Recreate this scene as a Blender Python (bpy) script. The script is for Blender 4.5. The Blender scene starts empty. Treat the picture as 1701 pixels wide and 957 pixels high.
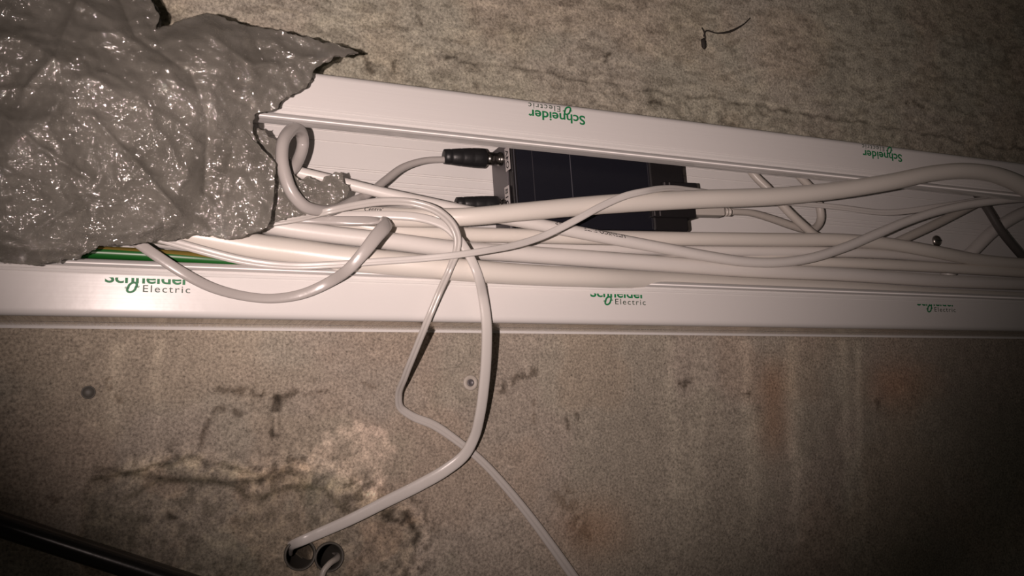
import bpy, bmesh, math
import numpy as np
from mathutils import Vector, Matrix

# ------------------------------------------------------------------ camera, light, exposure
SC = bpy.context.scene
COL = SC.collection
FPX = 1387.0
CX, CY = 850.5, 478.5
D = 0.62                      # camera to wall
F = -0.0673                   # front plane of the trunking
def nrm(v): return v / np.linalg.norm(v)
dX = nrm(np.array([3330.0, 111.0, FPX]))
dY = np.array([-585.0, 212.0, FPX]); dY = nrm(dY - dX * dX.dot(nrm(dY)) * np.linalg.norm(dY))
dZ = np.cross(dX, dY)
R = np.array([dX, dY, dZ])    # camera (right,down,fwd) -> world
CAMPOS = np.array([0.0, -D, 0.0])

cam = bpy.data.cameras.new('camera')
cam.sensor_width = 36.0
cam.lens = 36.0 * FPX / 1701.0
cam.clip_start = 0.01
camo = bpy.data.objects.new('camera', cam)
COL.objects.link(camo)
rt, dn, fw = R[:, 0], R[:, 1], R[:, 2]
M = Matrix(((rt[0], -dn[0], -fw[0], CAMPOS[0]), (rt[1], -dn[1], -fw[1], CAMPOS[1]),
            (rt[2], -dn[2], -fw[2], CAMPOS[2]), (0, 0, 0, 1)))
camo.matrix_world = M
SC.camera = camo

def at(px, py, y):
    """the point of the plane Y = y that the photograph shows at pixel px, py"""
    r = R @ np.array([(px - CX) / FPX, (py - CY) / FPX, 1.0])
    return CAMPOS + r * ((y + D) / r[1])
def to_px(X, Y, Z):
    d = np.stack([X - CAMPOS[0], Y - CAMPOS[1], Z - CAMPOS[2]], -1) @ R
    return d[..., 0] / d[..., 2] * FPX + CX, d[..., 1] / d[..., 2] * FPX + CY
def depth(p): return float((np.asarray(p) - CAMPOS) @ fw)

lamp = bpy.data.lights.new('flash_lamp', 'SPOT')
lamp.energy = 15.8
lamp.color = (1.0, 0.81, 0.755)
lamp.spot_size = math.radians(78)
lamp.spot_blend = 1.0
lamp.shadow_soft_size = 0.003
lampo = bpy.data.objects.new('flash_lamp', lamp)
COL.objects.link(lampo)
lp = Vector(CAMPOS - rt * 0.045 - dn * 0.004)
aim = Vector(at(795, 205, F))
lampo.location = lp
lampo.rotation_euler = (aim - lp).to_track_quat('-Z', 'Y').to_euler()

w = bpy.data.worlds.new('dark_room'); SC.world = w; w.use_nodes = True
w.node_tree.nodes['Background'].inputs[0].default_value = (1.0, 0.9, 0.76, 1)
w.node_tree.nodes['Background'].inputs[1].default_value = 0.014
SC.view_settings.view_transform = 'Standard'
SC.view_settings.look = 'None'
SC.view_settings.exposure = 0.0
SC.view_settings.gamma = 1.0
SC.view_settings.use_curve_mapping = False

# ------------------------------------------------------------------ helpers
def tag(o, label=None, cat=None, group=None, kind=None):
    if label: o['label'] = label
    if cat: o['category'] = cat
    if group: o['group'] = group
    if kind: o['kind'] = kind
    return o
def empty(name, loc, label, cat, group=None):
    o = bpy.data.objects.new(name, None); COL.objects.link(o)
    o.empty_display_size = 0.01
    o.location = Vector(loc)
    return tag(o, label, cat, group)
def mesh_obj(name, V, Fc, mats, parent=None, smooth=True, mi=None, origin=None):
    """verts in world space; the object's origin is its parent's, or 'origin', or the centre"""
    V = np.asarray(V, dtype=float)
    root = parent
    off = np.zeros(3)
    if root is not None:
        q = root
        while q is not None:
            off = off + np.array(q.location); q = q.parent
        loc = np.zeros(3)
    else:
        loc = V.mean(0) if origin is None else np.asarray(origin, float)
        off = loc
    me = bpy.data.meshes.new(name)
    me.from_pydata((V - off).tolist(), [], [tuple(f) for f in Fc])
    for m in (mats if isinstance(mats, (list, tuple)) else [mats]): me.materials.append(m)
    if mi is not None: me.polygons.foreach_set('material_index', np.asarray(mi, dtype=np.int32))
    me.polygons.foreach_set('use_smooth', np.full(len(me.polygons), smooth, dtype=bool))
    me.update()
    o = bpy.data.objects.new(name, me); COL.objects.link(o)
    if parent is not None: o.parent = parent
    else: o.location = Vector(loc)
    return o
def bm_obj(name, bm, mats, parent=None, smooth=False):
    bmesh.ops.recalc_face_normals(bm, faces=bm.faces[:])
    bm.verts.index_update()
    V = [tuple(v.co) for v in bm.verts]; Fc = [[v.index for v in f.verts] for f in bm.faces]
    bm.free()
    return mesh_obj(name, V, Fc, mats, parent, smooth)

rng = np.random.default_rng(7)
LAT = rng.random((8, 256, 256))
def vnoise(x, y, s, seed=0):
    """smooth value noise 0..1, feature size s"""
    T = LAT[seed % 8]
    x = x / s + 17.3 * seed; y = y / s + 9.1 * seed
    xi = np.floor(x).astype(int); yi = np.floor(y).astype(int)
    fx = x - xi; fy = y - yi
    fx = fx * fx * fx * (fx * (fx * 6 - 15) + 10); fy = fy * fy * fy * (fy * (fy * 6 - 15) + 10)
    a = T[xi % 256, yi % 256]; b = T[(xi + 1) % 256, yi % 256]
    c = T[xi % 256, (yi + 1) % 256]; d = T[(xi + 1) % 256, (yi + 1) % 256]
    return (a * (1 - fx) + b * fx) * (1 - fy) + (c * (1 - fx) + d * fx) * fy
def fbm(x, y, s, seed=0, n=4):
    r = 0; a = 0.5; t = 0
    for i in range(n):
        r = r + a * vnoise(x, y, s, seed + i); t += a; a *= 0.5; s *= 0.5
    return r / t
def sstep(a, b, x):
    t = np.clip((x - a) / (b - a), 0, 1); return t * t * (3 - 2 * t)

# ------------------------------------------------------------------ materials
def new_mat(name):
    m = bpy.data.materials.new(name); m.use_nodes = True
    return m, m.node_tree.nodes, m.node_tree.links, m.node_tree.nodes['Principled BSDF']
def plain(name, col, rough=0.4, metal=0.0, bump=0.0, bscale=300, spec=0.5, var=0.0):
    m, N, L, P = new_mat(name)
    P.inputs['Base Color'].default_value = (*col, 1)
    P.inputs['Roughness'].default_value = rough
    P.inputs['Metallic'].default_value = metal
    P.inputs['Specular IOR Level'].default_value = spec
    tc = N.new('ShaderNodeTexCoord')
    if bump or var:
        nz = N.new('ShaderNodeTexNoise'); nz.inputs['Scale'].default_value = bscale; nz.inputs['Detail'].default_value = 3
        L.new(tc.outputs['Object'], nz.inputs['Vector'])
        if bump:
            b = N.new('ShaderNodeBump'); b.inputs['Strength'].default_value = bump; b.inputs['Distance'].default_value = 0.0004
            L.new(nz.outputs['Fac'], b.inputs['Height']); L.new(b.outputs['Normal'], P.inputs['Normal'])
        if var:
            n2 = N.new('ShaderNodeTexNoise'); n2.inputs['Scale'].default_value = 40; n2.inputs['Detail'].default_value = 4
            L.new(tc.outputs['Object'], n2.inputs['Vector'])
            mx = N.new('ShaderNodeMix'); mx.data_type = 'RGBA'
            mx.inputs[6].default_value = (*[c * (1 - var) for c in col], 1)
            mx.inputs[7].default_value = (*[min(1, c * (1 + var)) for c in col], 1)
            L.new(n2.outputs['Fac'], mx.inputs[0]); L.new(mx.outputs[2], P.inputs['Base Color'])
    return m

def concrete_material():
    m, N, L, P = new_mat('concrete')
    tc = N.new('ShaderNodeTexCoord')
    at_ = N.new('ShaderNodeAttribute'); at_.attribute_name = 'tint'
    n1 = N.new('ShaderNodeTexNoise'); n1.inputs['Scale'].default_value = 520; n1.inputs['Detail'].default_value = 3; n1.inputs['Roughness'].default_value = 0.7
    n2 = N.new('ShaderNodeTexNoise'); n2.inputs['Scale'].default_value = 90; n2.inputs['Detail'].default_value = 5; n2.inputs['Roughness'].default_value = 0.65
    vo = N.new('ShaderNodeTexVoronoi'); vo.inputs['Scale'].default_value = 150
    for n in (n1, n2, vo): L.new(tc.outputs['Object'], n.inputs['Vector'])
    r1 = N.new('ShaderNodeMapRange'); r1.inputs[1].default_value = 0.28; r1.inputs[2].default_value = 0.72; r1.inputs[3].default_value = 0.48; r1.inputs[4].default_value = 1.50
    r2 = N.new('ShaderNodeMapRange'); r2.inputs[1].default_value = 0.3; r2.inputs[2].default_value = 0.7; r2.inputs[3].default_value = 0.84; r2.inputs[4].default_value = 1.14
    r3 = N.new('ShaderNodeMapRange'); r3.inputs[1].default_value = 0.03; r3.inputs[2].default_value = 0.16; r3.inputs[3].default_value = 0.55; r3.inputs[4].default_value = 1.0
    L.new(n1.outputs['Fac'], r1.inputs[0]); L.new(n2.outputs['Fac'], r2.inputs[0]); L.new(vo.outputs['Distance'], r3.inputs[0])
    a = N.new('ShaderNodeMath'); a.operation = 'MULTIPLY'; b = N.new('ShaderNodeMath'); b.operation = 'MULTIPLY'
    L.new(r1.outputs[0], a.inputs[0]); L.new(r2.outputs[0], a.inputs[1]); L.new(a.outputs[0], b.inputs[0]); L.new(r3.outputs[0], b.inputs[1])
    vm = N.new('ShaderNodeVectorMath'); vm.operation = 'SCALE'
    L.new(at_.outputs['Color'], vm.inputs[0]); L.new(b.outputs[0], vm.inputs['Scale'])
    L.new(vm.outputs[0], P.inputs['Base Color'])
    P.inputs['Roughness'].default_value = 0.85; P.inputs['Specular IOR Level'].default_value = 0.25
    bp = N.new('ShaderNodeBump'); bp.inputs['Strength'].default_value = 0.75; bp.inputs['Distance'].default_value = 0.0009
    ad = N.new('ShaderNodeMath'); ad.operation = 'MULTIPLY_ADD'; ad.inputs[1].default_value = 0.6
    L.new(n1.outputs['Fac'], ad.inputs[0]); L.new(n2.outputs['Fac'], ad.inputs[2])
    L.new(ad.outputs[0], bp.inputs['Height']); L.new(bp.outputs['Normal'], P.inputs['Normal'])
    return m
def trunk_material():
    """white extruded plastic: faint lengthwise drawing lines"""
    m, N, L, P = new_mat('white_extrusion')
    P.inputs['Base Color'].default_value = (0.75, 0.735, 0.715, 1)
    P.inputs['Roughness'].default_value = 0.17; P.inputs['Specular IOR Level'].default_value = 0.7
    tc = N.new('ShaderNodeTexCoord'); mp = N.new('ShaderNodeMapping'); mp.inputs['Scale'].default_value = (3, 900, 900)
    nz = N.new('ShaderNodeTexNoise'); nz.inputs['Scale'].default_value = 1.0; nz.inputs['Detail'].default_value = 2
    L.new(tc.outputs['Object'], mp.inputs['Vector']); L.new(mp.outputs[0], nz.inputs['Vector'])
    bp = N.new('ShaderNodeBump'); bp.inputs['Strength'].default_value = 0.35; bp.inputs['Distance'].default_value = 0.00012
    L.new(nz.outputs['Fac'], bp.inputs['Height']); L.new(bp.outputs['Normal'], P.inputs['Normal'])
    return m
def film_material():
    m, N, L, P = new_mat('protective_film')
    P.inputs['Base Color'].default_value = (0.76, 0.74, 0.72, 1)
    P.inputs['Roughness'].default_value = 0.24
    P.inputs['Specular IOR Level'].default_value = 0.9
    P.inputs['Roughness'].default_value = 0.36; P.inputs['Anisotropic'].default_value = 0.8
    tg = N.new('ShaderNodeCombineXYZ'); tg.inputs[2].default_value = 1.0; L.new(tg.outputs[0], P.inputs['Tangent'])
    tc = N.new('ShaderNodeTexCoord'); mp = N.new('ShaderNodeMapping'); mp.inputs['Scale'].default_value = (10, 420, 420)
    nz = N.new('ShaderNodeTexNoise'); nz.inputs['Scale'].default_value = 1.0; nz.inputs['Detail'].default_value = 2
    n2 = N.new('ShaderNodeTexNoise'); n2.inputs['Scale'].default_value = 130; n2.inputs['Detail'].default_value = 2
    L.new(tc.outputs['Object'], mp.inputs['Vector']); L.new(mp.outputs[0], nz.inputs['Vector']); L.new(tc.outputs['Object'], n2.inputs['Vector'])
    ad = N.new('ShaderNodeMath'); ad.operation = 'MULTIPLY_ADD'; ad.inputs[1].default_value = 0.5; L.new(n2.outputs['Fac'], ad.inputs[0]); L.new(nz.outputs['Fac'], ad.inputs[2])
    bp = N.new('ShaderNodeBump'); bp.inputs['Strength'].default_value = 0.6; bp.inputs['Distance'].default_value = 0.00014
    L.new(ad.outputs[0], bp.inputs['Height']); L.new(bp.outputs['Normal'], P.inputs['Normal'])
    return m
def bead_material():
    """rounded lip: satin skin whose fine cross-wrinkles spread the shine along its length"""
    m, N, L, P = new_mat('wrinkled_lip_film')
    P.inputs['Base Color'].default_value = (0.78, 0.76, 0.74, 1); P.inputs['Metallic'].default_value = 0.45
    P.inputs['Roughness'].default_value = 0.56; P.inputs['Specular IOR Level'].default_value = 0.9; P.inputs['Anisotropic'].default_value = 0.93
    tg = N.new('ShaderNodeCombineXYZ'); tg.inputs[0].default_value = 1.0
    L.new(tg.outputs[0], P.inputs['Tangent'])
    return m
def side_material():
    """bare drawn metal of the trunking's side: mirrors the concrete, streaked across"""
    m, N, L, P = new_mat('bare_metal_side')
    P.inputs['Base Color'].default_value = (0.82, 0.78, 0.74, 1); P.inputs['Metallic'].default_value = 0.75; P.inputs['Roughness'].default_value = 0.16
    tc = N.new('ShaderNodeTexCoord'); mp = N.new('ShaderNodeMapping'); mp.inputs['Scale'].default_value = (620, 8, 8)
    nz = N.new('ShaderNodeTexNoise'); nz.inputs['Scale'].default_value = 1.0; nz.inputs['Detail'].default_value = 4
    L.new(tc.outputs['Object'], mp.inputs['Vector']); L.new(mp.outputs[0], nz.inputs['Vector'])
    bp = N.new('ShaderNodeBump'); bp.inputs['Strength'].default_value = 0.6; bp.inputs['Distance'].default_value = 0.0004
    L.new(nz.outputs['Fac'], bp.inputs['Height']); L.new(bp.outputs['Normal'], P.inputs['Normal'])
    rp = N.new('ShaderNodeMapRange'); rp.inputs[1].default_value = 0.3; rp.inputs[2].default_value = 0.7; rp.inputs[3].default_value = 0.10; rp.inputs[4].default_value = 0.34
    L.new(nz.outputs['Fac'], rp.inputs[0]); L.new(rp.outputs[0], P.inputs['Roughness'])
    cr_ = N.new('ShaderNodeMix'); cr_.data_type = 'RGBA'; cr_.inputs[6].default_value = (0.50, 0.46, 0.42, 1); cr_.inputs[7].default_value = (1.0, 0.97, 0.92, 1)
    r2 = N.new('ShaderNodeMapRange'); r2.inputs[1].default_value = 0.36; r2.inputs[2].default_value = 0.64
    L.new(nz.outputs['Fac'], r2.inputs[0]); L.new(r2.outputs[0], cr_.inputs[0]); L.new(cr_.outputs[2], P.inputs['Base Color'])
    return m
def wrap_material():
    """clear film: milky scatter, see-through share, sharp clear gloss over fine crumples and bubbles"""
    m, N, L, P = new_mat('bubble_wrap_film')
    N.remove(P)
    df = N.new('ShaderNodeBsdfDiffuse'); df.inputs['Color'].default_value = (0.25, 0.238, 0.210, 1)
    tc = N.new('ShaderNodeTexCoord')
    vo = N.new('ShaderNodeTexVoronoi'); vo.feature = 'SMOOTH_F1'; vo.inputs['Scale'].default_value = 125
    nz = N.new('ShaderNodeTexNoise'); nz.inputs['Scale'].default_value = 260; nz.inputs['Detail'].default_value = 2; nz.inputs['Distortion'].default_value = 1.2
    L.new(tc.outputs['Object'], vo.inputs['Vector']); L.new(tc.outputs['Object'], nz.inputs['Vector'])
    ad = N.new('ShaderNodeMath'); ad.operation = 'MULTIPLY_ADD'; ad.inputs[1].default_value = 0.5
    L.new(nz.outputs['Fac'], ad.inputs[0]); L.new(vo.outputs['Distance'], ad.inputs[2])
    bp = N.new('ShaderNodeBump'); bp.inputs['Strength'].default_value = 1.0; bp.inputs['Distance'].default_value = 0.0042
    L.new(ad.outputs[0], bp.inputs['Height'])
    b2 = N.new('ShaderNodeBump'); b2.inputs['Strength'].default_value = 0.35; b2.inputs['Distance'].default_value = 0.002
    L.new(ad.outputs[0], b2.inputs['Height']); L.new(b2.outputs['Normal'], df.inputs['Normal'])
    gl = N.new('ShaderNodeBsdfGlossy'); gl.inputs['Roughness'].default_value = 0.075; gl.inputs['Color'].default_value = (1, 1, 1, 1)
    L.new(bp.outputs['Normal'], gl.inputs['Normal'])
    tr = N.new('ShaderNodeBsdfTransparent'); tr.inputs[0].default_value = (0.88, 0.87, 0.84, 1)
    n3 = N.new('ShaderNodeTexNoise'); n3.inputs['Scale'].default_value = 30; n3.inputs['Detail'].default_value = 3
    L.new(tc.outputs['Object'], n3.inputs['Vector'])
    mr = N.new('ShaderNodeMapRange'); mr.inputs[1].default_value = 0.3; mr.inputs[2].default_value = 0.7; mr.inputs[3].default_value = 0.25; mr.inputs[4].default_value = 0.62
    L.new(n3.outputs['Fac'], mr.inputs[0])
    mx = N.new('ShaderNodeMixShader'); m2 = N.new('ShaderNodeMixShader'); m2.inputs[0].default_value = 0.17
    L.new(mr.outputs[0], mx.inputs[0]); L.new(df.outputs[0], mx.inputs[1]); L.new(tr.outputs[0], mx.inputs[2])
    L.new(mx.outputs[0], m2.inputs[1]); L.new(gl.outputs[0], m2.inputs[2])
    L.new(m2.outputs[0], N['Material Output'].inputs['Surface'])
    return m
def earth_material():
    """green insulation with yellow stripes running round with the sheath (UV v = around)"""
    m, N, L, P = new_mat('earth_wire_insulation')
    at_ = N.new('ShaderNodeAttribute'); at_.attribute_name = 'around'
    rp = N.new('ShaderNodeValToRGB'); rp.color_ramp.interpolation = 'CONSTANT'
    g = (0.014, 0.12, 0.02, 1); yl = (0.21, 0.15, 0.035, 1)
    e = rp.color_ramp.elements; e[0].position = 0; e[0].color = g; e[1].position = 0.02; e[1].color = g
    for p, c in ((0.03, g), (0.345, yl), (0.49, g)):
        k = e.new(p); k.color = c
    L.new(at_.outputs['Fac'], rp.inputs[0]); L.new(rp.outputs[0], P.inputs['Base Color'])
    P.inputs['Roughness'].default_value = 0.35
    return m

M_CON = concrete_material(); M_TRUNK = trunk_material(); M_FILM = film_material(); M_SIDE = side_material(); M_BEAD = bead_material(); M_WRAP = wrap_material(); M_EARTH = earth_material()
M_CABLE = plain('white_sheath', (0.74, 0.71, 0.675), 0.38, bump=0.12, bscale=500, var=0.03)
M_CREAM = plain('cream_sheath', (0.74, 0.70, 0.64), 0.34, bump=0.1, bscale=500, var=0.03)
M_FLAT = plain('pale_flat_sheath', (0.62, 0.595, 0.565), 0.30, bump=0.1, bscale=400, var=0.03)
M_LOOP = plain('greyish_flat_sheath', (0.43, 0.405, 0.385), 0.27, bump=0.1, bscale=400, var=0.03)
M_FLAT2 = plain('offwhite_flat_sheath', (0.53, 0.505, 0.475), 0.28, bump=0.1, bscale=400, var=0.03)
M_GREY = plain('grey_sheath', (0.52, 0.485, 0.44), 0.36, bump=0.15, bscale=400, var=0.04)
M_DGREY = plain('dark_sheath', (0.10, 0.092, 0.085), 0.4, bump=0.15)
M_BLACK = plain('black_rubber', (0.012, 0.012, 0.013), 0.42, bump=0.25, bscale=700)
M_DEV = plain('navy_plastic', (0.0095, 0.010, 0.0155), 0.36, bump=0.25, bscale=1500)
M_DEV2 = plain('black_plastic', (0.012, 0.011, 0.012), 0.4, bump=0.2, bscale=900)
M_EDGE = plain('seam_edge', (0.075, 0.075, 0.088), 0.4)
M_SEAM = plain('faint_seam', (0.035, 0.035, 0.042), 0.4)
M_DSTEEL = plain('dark_nickel', (0.17, 0.16, 0.15), 0.25, 1.0, bump=0.15)
M_PLATE = plain('grey_end_plate', (0.13, 0.12, 0.125), 0.45, 0.3, bump=0.2)
M_STEEL = plain('steel', (0.45, 0.43, 0.40), 0.28, 1.0, bump=0.15)
M_STICK = plain('white_sticker', (0.62, 0.58, 0.57), 0.5)
M_INK = plain('black_print', (0.02, 0.02, 0.022), 0.6)
M_GREEN = plain('green_print', (0.012, 0.20, 0.07), 0.5)
M_EGREY = plain('grey_green_print', (0.05, 0.085, 0.06), 0.5)
M_PIPE = plain('black_painted_pipe', (0.022, 0.020, 0.018), 0.26, 0.2, bump=0.15, bscale=200)
M_CONDUIT = plain('grey_conduit', (0.10, 0.093, 0.08), 0.5, bump=0.3)
M_WASH = plain('pale_washer', (0.46, 0.42, 0.37), 0.55, bump=0.3)
M_DEBRIS = plain('dried_debris', (0.03, 0.025, 0.02), 0.8)

# ------------------------------------------------------------------ the concrete wall
ZB = at(850, 535.5, F)[2]; ZT = at(850, 160.4, F)[2]
ZL = at(850, 457.0, F)[2]; ZU = at(850, 240.0, F)[2]
HOLES = [(at(498, 921, 0), 0.0098), (at(546.5, 925, 0), 0.0092)]
POLY_PATCH = [(150, 790), (200, 775), (260, 768), (320, 762), (370, 770), (410, 786), (450, 780), (500, 772), (545, 778),
              (590, 800), (640, 830), (680, 850), (705, 890), (690, 935), (650, 1010), (150, 1010), (120, 900)]
def poly_dist(px, py, poly):
    """signed distance to a polygon (negative inside)"""
    P_ = np.array(poly, float); n = len(P_)
    d = np.full(px.shape, 1e9); ins = np.zeros(px.shape, bool)
    for i in range(n):
        a = P_[i]; b = P_[(i + 1) % n]
        ex, ey = b - a; wx = px - a[0]; wy = py - a[1]
        t = np.clip((wx * ex + wy * ey) / (ex * ex + ey * ey), 0, 1)
        d = np.minimum(d, np.hypot(wx - t * ex, wy - t * ey))
        c = ((a[1] > py) != (b[1] > py)) & (px < (b[0] - a[0]) * (py - a[1]) / (b[1] - a[1] + 1e-12) + a[0])
        ins ^= c
    return np.where(ins, -d, d)
def line_dist(px, py, pts):
    d = np.full(px.shape, 1e9)
    for a, b in zip(pts[:-1], pts[1:]):
        ex, ey = b[0] - a[0], b[1] - a[1]; wx = px - a[0]; wy = py - a[1]
        t = np.clip((wx * ex + wy * ey) / (ex * ex + ey * ey), 0, 1)
        d = np.minimum(d, np.hypot(wx - t * ex, wy - t * ey))
    return d

def build_wall():
    xs = [-0.28]
    while xs[-1] < 1.15: xs.append(xs[-1] + 0.0014 + 0.0014 * max(0, xs[-1] - 0.1))
    xs = np.array(xs); zs = np.arange(-0.29, 0.60, 0.0016)
    X, Z = np.meshgrid(xs, zs, indexing='ij')
    px, py = to_px(X, np.zeros_like(X), Z)
    mm = 0.001
    y = (fbm(X, Z, 0.12, 1, 4) - 0.5) * 3.0 * mm + (fbm(X, Z, 0.012, 3, 3) - 0.5) * 0.9 * mm
    upper = sstep(ZT - 0.01, ZT + 0.005, Z)
    # coarse, pitted cast surface above the trunking, smoother higher up
    crack = [(560, 70), (740, 96), (850, 112), (940, 128), (1060, 148), (1180, 162), (1300, 183), (1450, 207), (1640, 241), (1800, 262)]
    below_crack = np.interp(px, [c[0] for c in crack], [c[1] for c in crack])
    band = upper * sstep(-6, 14, py - below_crack)
    pits = sstep(0.60, 0.76, fbm(X * 0.6, Z, 0.006, 5, 3))
    y += band * ((fbm(X * 0.7, Z, 0.009, 2, 4) - 0.5) * 2.4 * mm + pits * 1.3 * mm)
    y += upper * (1 - band) * ((fbm(X * 0.25, Z, 0.008, 4, 3) - 0.5) * 0.9 * mm)
    y -= upper * (1 - band) * 1.1 * mm
    cd = np.abs(py - below_crack + (vnoise(X, Z, 0.01, 6) - 0.5) * 8)
    cr = upper * np.exp(-(cd / 2.6) ** 2) * (0.35 + 0.65 * sstep(0.25, 0.6, vnoise(X, Z, 0.008, 7))) * sstep(620, 760, px)
    y += cr * 1.6 * mm
    low = 1 - upper
    # broken-out patch, bottom left
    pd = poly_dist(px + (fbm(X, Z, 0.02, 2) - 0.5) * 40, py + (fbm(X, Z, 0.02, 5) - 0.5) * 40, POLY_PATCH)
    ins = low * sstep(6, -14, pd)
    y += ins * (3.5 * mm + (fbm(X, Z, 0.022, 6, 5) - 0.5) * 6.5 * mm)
    rim = low * np.exp(-((pd - 12) / 16) ** 2) * sstep(200, 420, px)
    y += rim * ((fbm(X, Z, 0.006, 1, 3) - 0.5) * 2.6 * mm - 0.8 * mm)
    # tint = the concrete's own colour, with pit and rim relief shade painted in
    base = np.array([0.36, 0.315, 0.262])
    g = 0.80 + 0.42 * fbm(X, Z, 0.16, 0, 4)
    tint = base[None, None, :] * g[..., None]
    def mul(mask, col):
        nonlocal tint
        tint = tint * (1 + mask[..., None] * (np.array(col) - 1)[None, None, :])
    ng = fbm(X, Z, 0.012, 4, 4)
    mul(sstep(0.46, 0.62, fbm(X, Z, 0.10, 5, 4)), (0.97, 1.0, 0.98))
    mul(sstep(0.50, 0.66, fbm(X, Z, 0.08, 6, 4)), (1.03, 0.99, 0.96))
    mul(upper, (1.08, 1.14, 1.13))
    mul(band, (0.95, 0.95, 0.94))
    gr = fbm(X * 0.7, Z, 0.0045, 2, 2)
    mul(band * sstep(0.52, 0.66, gr), (0.80, 0.79, 0.78)); mul(band * sstep(0.46, 0.34, gr), (1.10, 1.10, 1.09))
    mul(upper * (1 - band) * sstep(0.55, 0.72, fbm(X * 0.3, Z, 0.006, 5, 3)), (1.16, 1.16, 1.14))
    mul(upper * (1 - band) * sstep(0.56, 0.7, fbm(X * 0.4, Z, 0.005, 1, 2)), (0.74, 0.73, 0.72))
    mul(cr, (0.42, 0.41, 0.40))
    mul(band * pits, (0.84, 0.83, 0.82))  # pit shade painted into the tint; the near-frontal flash hides the relief
    plaster = [(420, 790), (470, 770), (520, 752), (545, 718), (600, 704), (640, 712), (655, 745), (640, 790), (655, 835), (620, 830), (590, 800), (540, 778)]
    pl = low * sstep(5, -5, poly_dist(px + (ng - 0.5) * 50, py + (ng - 0.5) * 30, plaster))
    g3 = fbm(X, Z, 0.0055, 2, 3); mul(pl * sstep(0.25, 0.75, ng * 0.5 + g3 * 0.5), (1.95, 1.88, 1.88))
    ridge = [(200, 778), (300, 768), (360, 772), (420, 792), (500, 800), (580, 808), (640, 840)]
    mul(low * np.exp(-(line_dist(px, py, ridge) / 14) ** 2) * sstep(0.35, 0.55, ng), (1.5, 1.5, 1.42))
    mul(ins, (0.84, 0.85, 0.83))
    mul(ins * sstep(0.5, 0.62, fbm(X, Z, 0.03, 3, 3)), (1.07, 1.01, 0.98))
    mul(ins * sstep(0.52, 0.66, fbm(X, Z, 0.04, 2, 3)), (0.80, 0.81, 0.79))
    g2 = fbm(X, Z, 0.005, 6, 3); rb = low * np.exp(-((pd - 4) / 22) ** 2) * sstep(120, 260, px); mul(rb * sstep(0.53, 0.64, g2), (0.55, 0.54, 0.52)); mul(rb * sstep(0.47, 0.36, g2), (1.35, 1.33, 1.3)); mul(ins * sstep(0.56, 0.70, g2), (0.72, 0.72, 0.70)); mul(ins * sstep(0.44, 0.32, g2), (1.25, 1.24, 1.2))  # pebbly relief contrast of rim and patch, painted into the tint
    mul(low * np.exp(-(line_dist(px, py, [(160, 778), (300, 800), (390, 802), (470, 792)]) / 6) ** 2), (0.5, 0.5, 0.48))
    mul(low * np.exp(-(line_dist(px + (ng - 0.5) * 30, py + (ng - 0.5) * 20, [(150, 800), (230, 786), (300, 762), (350, 764), (390, 778), (430, 790), (480, 778)]) / 4) ** 2), (0.55, 0.55, 0.52))
    mul(ins * np.exp(-(line_dist(px + (ng - 0.5) * 30, py, [(200, 830), (260, 800), (340, 796), (400, 812), (430, 830), (480, 808), (540, 812), (580, 850)]) / 5) ** 2), (0.6, 0.6, 0.56))
    def smear(pts, wd, dark, thr=0.42):
        mul(np.exp(-(line_dist(px + (ng - 0.5) * 26, py + (fbm(X, Z, 0.010, 1, 4) - 0.5) * 26, pts) / wd) ** 2) * sstep(thr, thr + 0.14, vnoise(X, Z, 0.004, 3) * 0.6 + ng * 0.4), (dark, dark * 0.95, dark * 0.9))
    smear([(368, 650), (420, 655), (455, 660), (500, 654), (540, 648)], 6, 0.42, 0.36)
    smear([(462, 652), (456, 690), (460, 728)], 5, 0.30, 0.3)
    smear([(520, 632), (530, 655)], 4, 0.5, 0.3)
    smear([(336, 745), (348, 705), (372, 682), (400, 690)], 5, 0.45, 0.3)
    smear([(430, 622), (436, 668)], 4, 0.55)
    smear([(835, 645), (860, 632), (888, 622)], 7, 0.42, 0.36)
    smear([(884, 640), (884, 705)], 2.5, 0.7, 0.3)
    smear([(650, 856), (680, 862), (695, 880), (688, 900)], 7, 0.25, 0.42)
    smear([(280, 855), (296, 862)], 4, 0.3, 0.3)
    smear([(180, 630), (196, 668)], 7, 0.6, 0.4)
    smear([(600, 640), (622, 642)], 4, 0.62, 0.3)
    smear([(930, 820), (985, 905)], 16, 0.66, 0.42)
    smear([(85, 825), (100, 832)], 4, 0.4, 0.3)
    for (a, b) in (((740, 95), (752, 90)), ((1000, 100), (1010, 92)), ((690, 28), (694, 32)), ((1078, 46), (1082, 50)), ((1085, 172), (1100, 170)),
                   ((606, 90), (618, 120)), ((655, 110), (660, 124)), ((960, 695), (963, 702)), ((1130, 640), (1148, 632)), ((1510, 170), (1530, 176)),
                   ((1240, 650), (1246, 652)), ((1455, 672), (1458, 676)), ((940, 700), (942, 712))):
        smear([a, b], 4, 0.35, 0.2)
    # pale lime runs down the right part, rust bloom beside them
    for x0, x1, wd, k in ((1110, 1130, 10, 1.2), (1170, 1150, 14, 1.16), (1240, 1250, 12, 1.3), (1318, 1322, 11, 1.4), (1395, 1420, 9, 1.3), (1418, 1436, 6, 1.4), (198, 188, 13, 1.38), (262, 270, 8, 1.3)):
        xc = x0 + (x1 - x0) * (py - 570) / 330 + (vnoise(X, Z, 0.03, 1) - 0.5) * 14
        mul(low * (py > 566) * np.exp(-((px - xc) / wd) ** 2) * (0.5 + ng) * sstep(960, 800, py + (px < 400) * 200), (k, k * 1.01, k))
    mul(low * np.exp(-((px - 1285) / 26) ** 2) * sstep(566, 640, py) * sstep(800, 700, py), (1.0, 0.84, 0.74))
    mul(low * np.exp(-((px - 1490) / 45) ** 2 - ((py - 640) / 40) ** 2), (1.15, 0.88, 0.76))
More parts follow.
